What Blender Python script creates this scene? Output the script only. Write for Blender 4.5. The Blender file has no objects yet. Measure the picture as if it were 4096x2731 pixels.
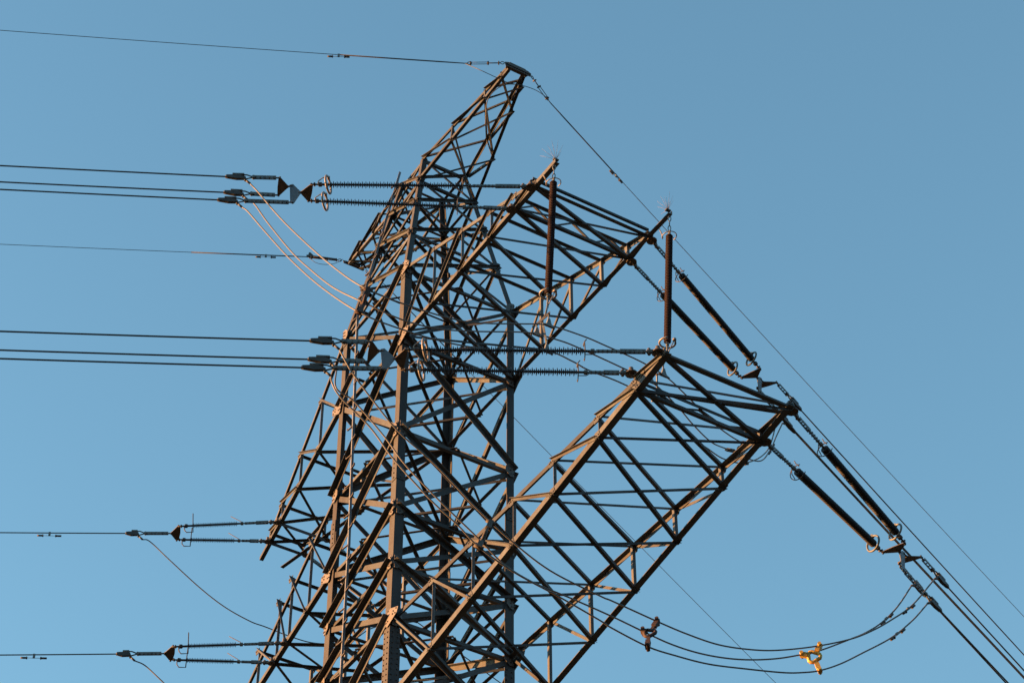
import bpy, math, random
from mathutils import Vector, Matrix
random.seed(7)
V = Vector
R = math.radians
scene = bpy.context.scene
COL = scene.collection

# ---------------------------------------------------------------- camera
AZ, PIT, ROLL, FPX = R(58.323834), R(41.568857), R(0.065992), 9327.8
CPOS = V((-20.279149, -36.705756, -30.59973))
fw = V((math.cos(PIT)*math.cos(AZ), math.cos(PIT)*math.sin(AZ), math.sin(PIT)))
rt0 = V((math.sin(AZ), -math.cos(AZ), 0)); up0 = rt0.cross(fw)
rt = rt0*math.cos(ROLL) + up0*math.sin(ROLL)
up = -rt0*math.sin(ROLL) + up0*math.cos(ROLL)
cam_d = bpy.data.cameras.new('camera')
cam = bpy.data.objects.new('camera', cam_d); COL.objects.link(cam)
m = Matrix.Identity(4)
for i in range(3):
    m[i][0], m[i][1], m[i][2], m[i][3] = rt[i], up[i], -fw[i], CPOS[i]
cam.matrix_world = m
cam_d.sensor_width = 36.0
cam_d.lens = FPX/4096*36.0
cam_d.clip_start = 0.5; cam_d.clip_end = 8000
scene.camera = cam

# ---------------------------------------------------------------- sky, sun, exposure
SUN_AZ, SUN_EL = R(145), R(8)
w = bpy.data.worlds.new('World'); scene.world = w; w.use_nodes = True
nt = w.node_tree; nt.nodes.clear()
sky = nt.nodes.new('ShaderNodeTexSky'); sky.sky_type = 'NISHITA'; sky.sun_disc = False
sky.sun_elevation = SUN_EL; sky.sun_rotation = math.pi/2 - SUN_AZ
sky.air_density = 1.0; sky.dust_density = 0.3; sky.ozone_density = 2.5; sky.altitude = 200
bg = nt.nodes.new('ShaderNodeBackground'); bg.inputs['Strength'].default_value = 0.10
out = nt.nodes.new('ShaderNodeOutputWorld')
tintn = nt.nodes.new('ShaderNodeMix'); tintn.data_type = 'RGBA'; tintn.blend_type = 'MULTIPLY'
tintn.inputs[0].default_value = 1.0; tintn.inputs[7].default_value = (1.06, 1.15, .95, 1)      # cool white balance of the picture
nt.links.new(sky.outputs[0], tintn.inputs[6]); nt.links.new(tintn.outputs[2], bg.inputs[0]); nt.links.new(bg.outputs[0], out.inputs[0])
sd = bpy.data.lights.new('sun', 'SUN'); sd.energy = 4.3; sd.angle = R(0.5); sd.color = (1.0, 0.43, 0.145)
so = bpy.data.objects.new('sun', sd); COL.objects.link(so)
sdir = V((math.cos(SUN_EL)*math.cos(SUN_AZ), math.cos(SUN_EL)*math.sin(SUN_AZ), math.sin(SUN_EL)))
so.rotation_euler = sdir.to_track_quat('Z', 'Y').to_euler(); so.location = sdir*60
vs = scene.view_settings
vs.view_transform = 'Standard'; vs.look = 'None'; vs.gamma = 1.0; vs.exposure = 2.035
vs.use_curve_mapping = False

# ---------------------------------------------------------------- photograph point -> real plane
def ray(px, py):
    return fw + rt*((px-2048)/FPX) - up*((py-1365.5)/FPX)
def on_plane(px, py, n, p):
    n = V(n); d = ray(px, py)
    return CPOS + d*(n.dot(V(p)-CPOS)/n.dot(d))
AL, AR = R(29.5), R(21)
DL = V((-math.cos(AL), math.sin(AL), 0)); DR = V((math.cos(AR), math.sin(AR), 0))
def on_span(px, py, a, d):                       # vertical plane of a line span through a
    return on_plane(px, py, (d.y, -d.x, 0), a)

# ---------------------------------------------------------------- materials
def mat(name, base, rough=0.55, metal=0.0, mott=0.0, scale=6.0, tint=None, bump=0.0, streak=False, spec=0.5, vary=0.0):
    mm = bpy.data.materials.new(name); mm.use_nodes = True
    n = mm.node_tree; b = n.nodes['Principled BSDF']
    b.inputs['Roughness'].default_value = rough; b.inputs['Metallic'].default_value = metal
    b.inputs['Specular IOR Level'].default_value = spec
    b.inputs['Base Color'].default_value = (*base, 1)
    if mott > 0:
        tc = n.nodes.new('ShaderNodeTexCoord'); mp = n.nodes.new('ShaderNodeMapping')
        if streak: mp.inputs['Scale'].default_value = (1, 1, .25)
        n.links.new(tc.outputs['Object'], mp.inputs[0])
        no = n.nodes.new('ShaderNodeTexNoise'); no.inputs['Scale'].default_value = scale
        no.inputs['Detail'].default_value = 7; no.inputs['Roughness'].default_value = .65
        n.links.new(mp.outputs[0], no.inputs['Vector'])
        no2 = n.nodes.new('ShaderNodeTexNoise'); no2.inputs['Scale'].default_value = scale*.23
        no2.inputs['Detail'].default_value = 3; n.links.new(mp.outputs[0], no2.inputs['Vector'])
        mx = n.nodes.new('ShaderNodeMath'); mx.operation = 'ADD'
        n.links.new(no.outputs[0], mx.inputs[0]); n.links.new(no2.outputs[0], mx.inputs[1])
        cr = n.nodes.new('ShaderNodeValToRGB')
        t = tint or base
        cr.color_ramp.elements[0].position = .33*2/2; cr.color_ramp.elements[1].position = .67
        cr.color_ramp.elements[0].color = (*[c*(1-mott) for c in t], 1)
        cr.color_ramp.elements[1].color = (*[min(1, c*(1+mott)) for c in base], 1)
        hv = n.nodes.new('ShaderNodeMath'); hv.operation = 'MULTIPLY'; hv.inputs[1].default_value = .5
        n.links.new(mx.outputs[0], hv.inputs[0]); n.links.new(hv.outputs[0], cr.inputs[0])
        if vary:                                                     # every member has aged a little differently
            oi = n.nodes.new('ShaderNodeObjectInfo'); mr = n.nodes.new('ShaderNodeMapRange')
            mr.inputs[3].default_value = 1-vary*.7; mr.inputs[4].default_value = 1+vary
            n.links.new(oi.outputs['Random'], mr.inputs[0])
            vm = n.nodes.new('ShaderNodeVectorMath'); vm.operation = 'SCALE'
            n.links.new(cr.outputs[0], vm.inputs[0]); n.links.new(mr.outputs[0], vm.inputs['Scale'])
            n.links.new(vm.outputs[0], b.inputs['Base Color'])
        else: n.links.new(cr.outputs[0], b.inputs['Base Color'])
        rr = n.nodes.new('ShaderNodeMapRange'); rr.inputs[3].default_value = rough-.1; rr.inputs[4].default_value = rough+.15
        n.links.new(no.outputs[0], rr.inputs[0]); n.links.new(rr.outputs[0], b.inputs['Roughness'])
        if False:
            bp_ = n.nodes.new('ShaderNodeBump'); bp_.inputs['Strength'].default_value = bump
            bp_.inputs['Distance'].default_value = .004
            n.links.new(no.outputs[0], bp_.inputs['Height']); n.links.new(bp_.outputs[0], b.inputs['Normal'])
    return mm
M = dict(
    steel=mat('weathered_galvanised_steel', (.066, .076, .079), .66, 0, .38, 5, (.062, .058, .053), .12, True, .25, .45),
    post=mat('newer_galvanised_steel', (.12, .135, .14), .62, 0, .2, 6, (.105, .112, .11), .12, True, .25, .3),
    leg=mat('rust_tinged_leg_steel', (.055, .059, .060), .68, 0, .38, 5, (.052, .046, .041), .12, True, .25, .25),
    rust=mat('rusty_spacer', (.06, .035, .027), .75, 0, .3, 20),
    steel_dark=mat('dark_galvanised_steel', (.055, .05, .043), .68, 0, .25, 6, (.17, .14, .11), .3),  # dark steel; on the yoke plates it paints in underside shade
    plate=mat('gusset_plate_steel', (.125, .12, .108), .6, 0, .2, 9, (.11, .095, .078), .3),
    rail=mat('bright_galvanised_rail', (.15, .175, .195), .55, 0, .15, 7),
    bolt=mat('dark_bolt', (.05, .045, .04), .6, .3),
    hard=mat('galvanised_fitting', (.17, .19, .185), .55, .1, .3, 22, (.10, .11, .105)),
    fit=mat('dull_cast_fitting', (.065, .065, .06), .6, 0, .3, 20, (.05, .04, .033)),
    ring=mat('aluminium_ring', (.25, .235, .21), .45, .2, .12, 12),
    rod=mat('black_rubber_sheds', (.035, .036, .042), .55, 0, .15, 25),
    shed=mat('grey_rubber_sheds', (.075, .072, .075), .6, 0, .2, 18),
    shedr=mat('red_brown_rubber_sheds', (.020, .0045, .003), .8, 0, .2, 18),
    shedd=mat('dark_grey_rubber_sheds', (.010, .010, .012), .65, 0, .2, 18),
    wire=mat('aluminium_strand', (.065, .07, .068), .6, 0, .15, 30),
    wirel=mat('pale_aluminium_strand', (.15, .145, .13), .5, .1, .1, 30),  # paler strand for the near jumpers and one bonding wire
    spike=mat('pale_plastic_spikes', (.2, .17, .16), .5),
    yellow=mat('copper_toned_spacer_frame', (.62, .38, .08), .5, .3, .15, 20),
)
gm = mat('dry_grass_soil', (.02, .024, .014), .95, 0, .35, .05, (.017, .015, .011)); 
concrete = mat('concrete', (.32, .31, .29), .9, 0, .15, 3)

# ---------------------------------------------------------------- mesh helpers
class MB:
    def __init__(s): s.v = []; s.f = []; s.sm = []; s.mi = []; s.cur = 0
    def add(s, vs_, fs, smooth=False):
        o = len(s.v); s.v += [tuple(x) for x in vs_]
        for f in fs: s.f.append([o+i for i in f]); s.sm.append(smooth); s.mi.append(s.cur)
    def prof(s, p0, p1, pts, d1, d2, smooth=False, pts1=None):      # extrude 2-D profile p0->p1
        n = len(pts); q = pts1 or pts
        a = [p0+d1*x+d2*y for x, y in pts]; b = [p1+d1*x+d2*y for x, y in q]
        s.add(a+b, [[i, (i+1) % n, n+(i+1) % n, n+i] for i in range(n)] , smooth)
        o = len(s.v)-2*n
        s.f += [[o+i for i in range(n)][::-1], [o+n+i for i in range(n)]]; s.sm += [False, False]; s.mi += [s.cur]*2
    def ang(s, p0, p1, d1, d2, a, t=None, b=None, ext=0.0):         # steel angle, corner on the line
        p0 = V(p0); p1 = V(p1); ax = (p1-p0).normalized()
        p0 = p0-ax*ext; p1 = p1+ax*ext
        d1 = V(d1); d1 = (d1-ax*ax.dot(d1)).normalized()
        d2 = V(d2); d2 = d2-ax*ax.dot(d2); d2 = (d2-d1*d1.dot(d2)).normalized()
        b = b or a; t = t or max(.008, a*.09)
        s.prof(p0, p1, [(0, 0), (a, 0), (a, t), (t, t), (t, b), (0, b)], d1, d2)
    def box(s, p0, p1, wv, hv):                                     # bar p0->p1, width vec, height vec (full sizes)
        p0 = V(p0); p1 = V(p1); wv = V(wv)/2; hv = V(hv)/2
        a = [p0-wv-hv, p0+wv-hv, p0+wv+hv, p0-wv+hv]; b = [p+(p1-p0) for p in a]
        s.add(a+b, [[3, 2, 1, 0], [4, 5, 6, 7], [0, 1, 5, 4], [1, 2, 6, 5], [2, 3, 7, 6], [3, 0, 4, 7]])
    def cyl(s, p0, p1, r, n=10, r1=None):
        p0 = V(p0); p1 = V(p1); ax = (p1-p0).normalized()
        d1 = ax.orthogonal().normalized(); d2 = ax.cross(d1); r1 = r if r1 is None else r1
        pr_ = [(r*math.cos(2*math.pi*i/n), r*math.sin(2*math.pi*i/n)) for i in range(n)]
        s.prof(p0, p1, pr_, d1, d2, True, [(x*r1/r, y*r1/r) for x, y in pr_])
    def tube(s, pts, r, n=8, closed=False):
        pts = [V(p) for p in pts]; N = len(pts); d1 = None; vs_ = []
        for i, p in enumerate(pts):
            if closed: ax = (pts[(i+1) % N]-pts[i-1]).normalized()
            else: ax = (pts[min(i+1, N-1)]-pts[max(i-1, 0)]).normalized()
            if d1 is None: d1 = ax.orthogonal().normalized()
            d1 = (d1-ax*ax.dot(d1)).normalized(); d2 = ax.cross(d1)
            rr = r[i] if isinstance(r, list) else r
            vs_ += [p+d1*rr*math.cos(2*math.pi*k/n)+d2*rr*math.sin(2*math.pi*k/n) for k in range(n)]
        fs = []
        for i in range(N if closed else N-1):
            j = (i+1) % N
            fs += [[i*n+k, i*n+(k+1) % n, j*n+(k+1) % n, j*n+k] for k in range(n)]
        if not closed: fs += [list(range(n))[::-1], [(N-1)*n+k for k in range(n)]]
        s.add(vs_, fs, True)
    def lathe(s, p0, ax, pr_, n=16):                                # pr_: (distance along axis, radius)
        ax = V(ax).normalized(); d1 = ax.orthogonal().normalized(); d2 = ax.cross(d1); p0 = V(p0)
        vs_ = []
        for a, r in pr_:
            vs_ += [p0+ax*a+d1*r*math.cos(2*math.pi*k/n)+d2*r*math.sin(2*math.pi*k/n) for k in range(n)]
        fs = [[i*n+k, i*n+(k+1) % n, (i+1)*n+(k+1) % n, (i+1)*n+k] for i in range(len(pr_)-1) for k in range(n)]
        fs += [list(range(n))[::-1], [(len(pr_)-1)*n+k for k in range(n)]]
        s.add(vs_, fs, False)
    def plate(s, pts, nrm, t):                                      # flat polygon plate centred on pts
        nrm = V(nrm).normalized(); pts = [V(p) for p in pts]; n = len(pts)
        a = [p-nrm*t/2 for p in pts]; b = [p+nrm*t/2 for p in pts]
        s.add(a+b, [list(range(n))[::-1], [n+i for i in range(n)]]+[[i, (i+1) % n, n+(i+1) % n, n+i] for i in range(n)])
    def bolt(s, p, nrm, r=.016, h=.014):
        s.cyl(V(p)-V(nrm)*.002, V(p)+V(nrm).normalized()*h, r, 6)
    def build(s, name, material, parent=None, **kw):
        me = bpy.data.meshes.new(name)
        off = origin(parent)
        me.from_pydata([tuple(V(p)-off) for p in s.v], [], s.f)
        me.polygons.foreach_set('use_smooth', s.sm)
        ms = material if isinstance(material, (list, tuple)) else [material]
        for mm in ms: me.materials.append(M[mm] if isinstance(mm, str) else mm)
        me.polygons.foreach_set('material_index', s.mi)
        me.update()
        o = bpy.data.objects.new(name, me); COL.objects.link(o)
        if parent is not None: o.parent = parent
        for k, v_ in kw.items(): o[k] = v_
        return o
ORG = {}
def origin(p):
    while p is not None:
        if p.name in ORG: return ORG[p.name]
        p = p.parent
    return V((0, 0, 0))
def thing(name, label, cat, loc, group=None, rot=None, local=False):
    o = bpy.data.objects.new(name, None); COL.objects.link(o); o.empty_display_size = .2
    o.location = loc
    if rot is not None: o.rotation_mode = 'QUATERNION'; o.rotation_quaternion = rot
    ORG[o.name] = V((0, 0, 0)) if local else V(loc)
    o['label'] = label; o['category'] = cat
    if group: o['group'] = group
    return o
def tag(o, label, cat, group=None):
    o['label'] = label; o['category'] = cat
    if group: o['group'] = group
    return o
def clone(root, label, loc, rot):
    c = root.copy(); COL.objects.link(c); c.location = loc; c.rotation_mode = 'QUATERNION'; c.rotation_quaternion = rot
    ORG[c.name] = V((0, 0, 0)); c['label'] = label
    for ch in list(root.children):
        d = ch.copy(); COL.objects.link(d); d.parent = c
        for g in list(ch.children):
            e = g.copy(); COL.objects.link(e); e.parent = d
    return c
def frame_q(xax, zup=V((0, 0, 1))):
    x = V(xax).normalized(); z = (zup-x*x.dot(zup)).normalized(); y = z.cross(x)
    return Matrix((x, y, z)).transposed().to_quaternion()
def spl(pts, n=10):                                                 # Catmull-Rom through 3-D points
    pts = [V(p) for p in pts]; o = []
    P = [pts[0]*2-pts[1]]+pts+[pts[-1]*2-pts[-2]]
    for i in range(1, len(P)-2):
        a, b, c, d = P[i-1:i+3]
        for k in range(n):
            t = k/n
            o.append(.5*((2*b)+(c-a)*t+(2*a-5*b+4*c-d)*t*t+(3*b-a-3*c+d)*t**3))
    o.append(pts[-1]); return o

# ---------------------------------------------------------------- ground
GZ = -32.2
g = MB(); N = 40
for i in range(N+1):
    for j in range(N+1):
        x = (i/N*2-1); y = (j/N*2-1)
        x = math.copysign(abs(x)**2.2, x)*3000; y = math.copysign(abs(y)**2.2, y)*3000
        rr = math.hypot(x, y)
        g.v.append((x, y, GZ + (0 if rr < 60 else (math.sin(x*.011)*math.cos(y*.009))*min(6, (rr-60)*.02))))
for i in range(N):
    for j in range(N):
        a = i*(N+1)+j; g.f.append([a, a+N+1, a+N+2, a+1]); g.sm.append(True); g.mi.append(0)
go = g.build('ground', gm); go['kind'] = 'structure'

# unseen dark hill ring, added to block horizon glow; gap towards the sun
hm = mat('glow_block_dark', (.010, .014, .009), .95, 0, .4, .03, (.006, .009, .006))  # near-black so the added ring bounces little sunlight
g = MB(); NA, NR = 120, 14
for i in range(NA):
    a = 2*math.pi*i/NA
    da = abs((a-SUN_AZ+math.pi) % (2*math.pi)-math.pi)
    gap = min(1, max(0, (da-R(14))/R(26))); gap = gap*gap*(3-2*gap)
    h = (18+205*gap)*(1+.10*math.sin(a*5+1)+.07*math.sin(a*11+2)+.05*math.sin(a*23))
    for j in range(NR+1):
        q = j/NR; r_ = 260+q*640
        g.v.append((r_*math.cos(a), r_*math.sin(a), GZ-3+h*math.sin(min(1, q*1.25)*math.pi/2)**1.3*(1+.05*math.sin(a*37+q*20))))
for i in range(NA):
    for j in range(NR):
        i2 = (i+1) % NA; g.f.append([i*(NR+1)+j, i2*(NR+1)+j, i2*(NR+1)+j+1, i*(NR+1)+j+1]); g.sm.append(True); g.mi.append(0)
ho = g.build('glow_block_hills', hm); ho['kind'] = 'structure'

# ================================================================ the tower
W = 1.5
T = thing('transmission_tower', 'large weathered steel lattice power pylon with wide crossarms in front and slim arms behind', 'pylon', (0, 0, GZ))
X, Y, Z = V((1, 0, 0)), V((0, 1, 0)), V((0, 0, 1))
LZ = [7.07, 4.87, 2.18, 0.0, -1.47, -2.88, -4.87, -6.6]
APT, AZT = (.65, .6), 12.0
SG = {'A': (-1, -1), 'B': (-1, 1), 'C': (1, -1), 'D': (1, 1)}
def legp(k, z):
    sx, sy = SG[k]
    if z <= 7.07:
        if z < -8: q = (-8-z)/24.2; return V((sx*(W+1.9*q), sy*(W+1.9*q), z))
        return V((sx*W, sy*W, z))
    q = (z-7.07)/(AZT-7.07)
    return V((sx*(W+(APT[0]-W)*q), sy*(W+(APT[1]-W)*q), z))
# legs: steel angles, corner outward
for k in 'ABCD':
    sx, sy = SG[k]
    mb = MB()
    secs = [(GZ+.3, -8.0, .26), (-8.0, -3.6, .26), (-3.6, 1.1, .225), (1.1, 7.2, .19), (7.05, AZT+.05, .13)]
    for z0, z1, a in secs:
        p0, p1 = legp(k, z0), legp(k, z1)
        if z0 == 7.05: p0 = legp(k, 7.07)
        if z1 == 7.2: p1 = V((sx*W, sy*W, 7.12))
        mb.ang(p0, p1, (-sx, 0, 0), (0, -sy, 0), a, .02)
    leg = mb.build('leg', 'leg', T)
    # bolted splices
    for zc, a, h in ((1.1, .2, .34), (-3.85, .25, .75), (7.05, .17, .3)):
        sp = MB()
        p0, p1 = V((sx*(W+.014), sy*(W+.014), zc-h)), V((sx*(W+.014), sy*(W+.014), zc+h))
        if zc > 7: p1 = p0+V((0, 0, .3))
        sp.ang(p0, p1, (-sx, 0, 0), (0, -sy, 0), a, .012)
        nb = int((p1-p0).length/.13)
        sp.cur = 1
        for i in range(nb):
            z = p0.z+.07+i*.13
            for u in (.06, a-.06) if h > .5 else (a*.5,):
                sp.bolt((sx*(W-u), sy*(W+.016), z+(.03 if u > .1 else 0)), (0, sy, 0), .017, .018)
                sp.bolt((sx*(W+.016), sy*(W-u), z+(.03 if u > .1 else 0)), (sx, 0, 0), .017, .018)
        sp.build('splice_plate', ['leg', 'bolt'], leg)
    ft = MB(); b = legp(k, GZ+.3)
    ft.box((b.x, b.y, GZ-.5), (b.x, b.y, GZ+.55), (1.1, 0, 0), (0, 1.1, 0)); ft.build('foundation_block', concrete, T)

FACES = [('A', 'B', V((-1, 0, 0))), ('A', 'C', V((0, -1, 0))), ('C', 'D', V((1, 0, 0))), ('B', 'D', V((0, 1, 0)))]
def brace(mb, p0, p1, n, a, inside, off=.022, t=None, flip=1):
    ax = (p1-p0).normalized(); u = n.cross(ax).normalized()
    if u.z < 0: u = -u
    u = u*flip
    b = n if not inside else -n
    q = u*(a/2)+b*off
    mb.ang(p0+q, p1+q, -u, b, a, t)
def faceb(name, a, b, n, z0, z1, size, mt='steel', kind='x'):
    pa0, pb0, pa1, pb1 = legp(a, z0), legp(b, z0), legp(a, z1), legp(b, z1)
    if kind == 'x':
        mb = MB(); brace(mb, pa0, pb1, n, size, False); mb.build('diagonal_brace', mt, T)
        mb = MB(); brace(mb, pb0, pa1, n, size, True, .03); mb.build('diagonal_brace', mt, T)
def strut(a, b, n, z, size=.09):
    mb = MB(); brace(mb, legp(a, z), legp(b, z), n, size, True, .06, None, -1); mb.build('horizontal_strut', 'steel', T)
for a, b, n in FACES:
    for i in range(len(LZ)-1):
        s_ = .13 if i >= 1 else .10
        if n.y < 0: s_ *= .9
        faceb('x', a, b, n, LZ[i], LZ[i+1], s_)
    for z in LZ: strut(a, b, n, z, .09 if z != 7.07 else .07)
# tapered head
HZ = [7.07, 8.6, 9.95, 11.0, 12.0]
for a, b, n in FACES:
    for i in range(4): faceb('x', a, b, n, HZ[i], HZ[i+1], .07 if i < 3 else .06)
    for z in HZ[3:]: strut(a, b, n, z, .075)
    strut(a, b, n, HZ[1], .055)
# plan bracing inside the body at the arm levels
for z in (7.07, 4.87, 2.18, 0.0, -2.88, -4.87):
    for p, q in (('A', 'D'), ('B', 'C')):
        mb = MB(); dz = -.1 if p == 'A' else -.17
        mb.ang(legp(p, z)+V((0, 0, dz)), legp(q, z)+V((0, 0, dz)), X, -Z, .07); mb.build('plan_brace', 'steel', T)
    c = [(legp('A', z)+legp('B', z))/2, (legp('A', z)+legp('C', z))/2, (legp('C', z)+legp('D', z))/2, (legp('B', z)+legp('D', z))/2]
    for i in range(4):
        p, q = c[i], c[(i+1) % 4]
        mb = MB(); mb.ang(p+V((0, 0, .02)), q+V((0, 0, .02)), (q-p).cross(Z), Z, .055); mb.build('frame_brace', 'steel', T)
# the part of the body below the picture, as one lattice piece
mb = MB(); zs = [-6.6, -8.0, -11.5, -15.5, -20.0, -25.5, GZ+.3]
for a, b, n in FACES:
    for i in range(len(zs)-1):
        pa0, pb0, pa1, pb1 = legp(a, zs[i]), legp(b, zs[i]), legp(a, zs[i+1]), legp(b, zs[i+1])
        brace(mb, pa0, pb1, n, .12, False); brace(mb, pb0, pa1, n, .12, True, .03)
        if i: brace(mb, pa0, pb0, n, .09, True, .06)
mb.build('lower_lattice', 'steel', T)

# gusset plates with bolts, on both outward faces of every leg node
def gusset(k, z, size, parent, mt='plate', faces='xy', ext=None):
    sx, sy = SG[k]; P = legp(k, z)
    for f in faces:
        n = V((sx, 0, 0)) if f == 'x' else V((0, sy, 0))
        u = V((0, -sy, 0)) if f == 'x' else V((-sx, 0, 0))
        o = P+n*.036
        s_ = size
        pts = [o+u*.02+Z*.8*s_, o+u*.55*s_+Z*.75*s_, o+u*1.0*s_+Z*.25*s_, o+u*1.0*s_-Z*.3*s_, o+u*.5*s_-Z*.8*s_, o+u*.02-Z*.8*s_]
        if ext and f == 'x':
            pts = [o+u*.02+Z*.5*s_, o-u*.2*s_+Z*.62*s_] + [o+V((0, sy, 0))*e1*s_+Z*e2*s_ for e1, e2 in ext] + [o+u*.05-Z*.95*s_, o+u*.45*s_-Z*.8*s_, o+u*.62*s_+Z*.1*s_]
            c = sum(pts, V())/len(pts)
            pts.sort(key=lambda p: math.atan2((p-c).z, (p-c).dot(u)))
        g = MB(); g.plate(pts, n, .012)
        g.cur = 1
        for e1, e2 in ((.12, .5), (.12, .1), (.12, -.45), (.45, .35), (.5, -.1), (.4, -.5)):
            g.bolt(o+u*e1*s_+Z*e2*s_+n*.006, n, .017, .018)
        if ext and f == 'x':
            for e1, e2 in ext:
                g.bolt(o+V((0, sy, 0))*e1*s_*.8+Z*e2*s_*.8+n*.006, n, .017, .018)
                g.bolt(o+V((0, sy, 0))*e1*s_*.5+Z*e2*s_*.5+n*.006, n, .017, .018)
        g.build('gusset_plate', [mt, 'bolt'], parent)
legs = [o for o in T.children if o.name.startswith('leg')]
LEG = dict(zip('ABCD', legs))
for i, z in enumerate(LZ[:7]):
    for k in 'ABCD':
        sz = .26 if z in (4.87, -2.88) and k in 'AC' else (.24 if (z in (7.07, 4.87, 2.18, 0.0)) else .2)
        ex = None
        if k in 'AC' and z == 7.07: ex = [(1.0, -.1), (.9, -.6)]
        if k in 'AC' and z == -2.88: ex = [(1.5, .1), (1.3, -.35)]
        if k in 'AC' and z == 4.87: ex = [(1.3, .3), (1.2, -.2)]
        if k in 'BD' and z in (4.87, 0.0): ex = [(1.2, .35), (1.2, -.3)]
        gusset(k, z, sz, LEG[k], ext=ex)
for k in 'ABCD':
    for z in (8.6, 9.95, 11.0): gusset(k, z, .13, LEG[k], mt='steel')

# ---------------------------------------------------------------- crossarms
def arm(label, side, ys, xf, zb, zt, chord, topch, latt, pattern, end_y, tip_y=None, toplat='x', nsides=None):
    """box-girder crossarm. side=-1 near, +1 far. xf(y) half width; zb(y), zt(y) chord heights; ys node positions."""
    o_mb = MB()
    root = bpy.data.objects.new('crossarm', None); COL.objects.link(root); root.parent = T; root['label'] = label
    return root
def chords(parent, side, y0, y1, y1t, xf, zb, zt, cb, ct):
    for sx in (-1, 1):
        p = lambda y, zf: V((sx*xf(y), y, zf(y)))
        mb = MB(); mb.ang(p(y0, zb), p(y1, zb), Z, (-sx, 0, 0), cb, .014); mb.build('bottom_chord', 'steel', parent)
        mb = MB(); mb.ang(p(y0, zt), p(y1t, zt), -Z, (-sx, 0, 0), ct, .012); mb.build('top_chord', 'steel', parent)
def bar(parent, name, p0, p1, d1, d2, a, mt='steel', off=V((0, 0, 0))):
    mb = MB(); mb.ang(V(p0)+off, V(p1)+off, d1, d2, a); return mb.build(name, mt, parent)

def arm_root(pts, mt='steel', label=None, frame=()):
    """the crossarm part itself: its two bottom chords and the beam across their tips"""
    mb = MB()
    for a_ in frame: mb.ang(*a_)
    o = mb.build('crossarm', mt, T)
    if label: o['label'] = label
    for p, sx, up_ in pts:
        g = MB(); s_ = .11
        g.plate([p+V((0, -s_, 0)), p+V((0, s_, 0)), p+V((0, s_*.6, up_*s_*1.3)), p+V((0, -s_*.6, up_*s_*1.3))], X, .01)
        g.cur = 1
        for q in (-.5, .15, .6): g.bolt(p+V((sx*.005, q*s_, up_*s_*.4)), V((sx, 0, 0)), .014, .016)
        g.build('node_plate', [mt, 'bolt'], o)
    return o

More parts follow.
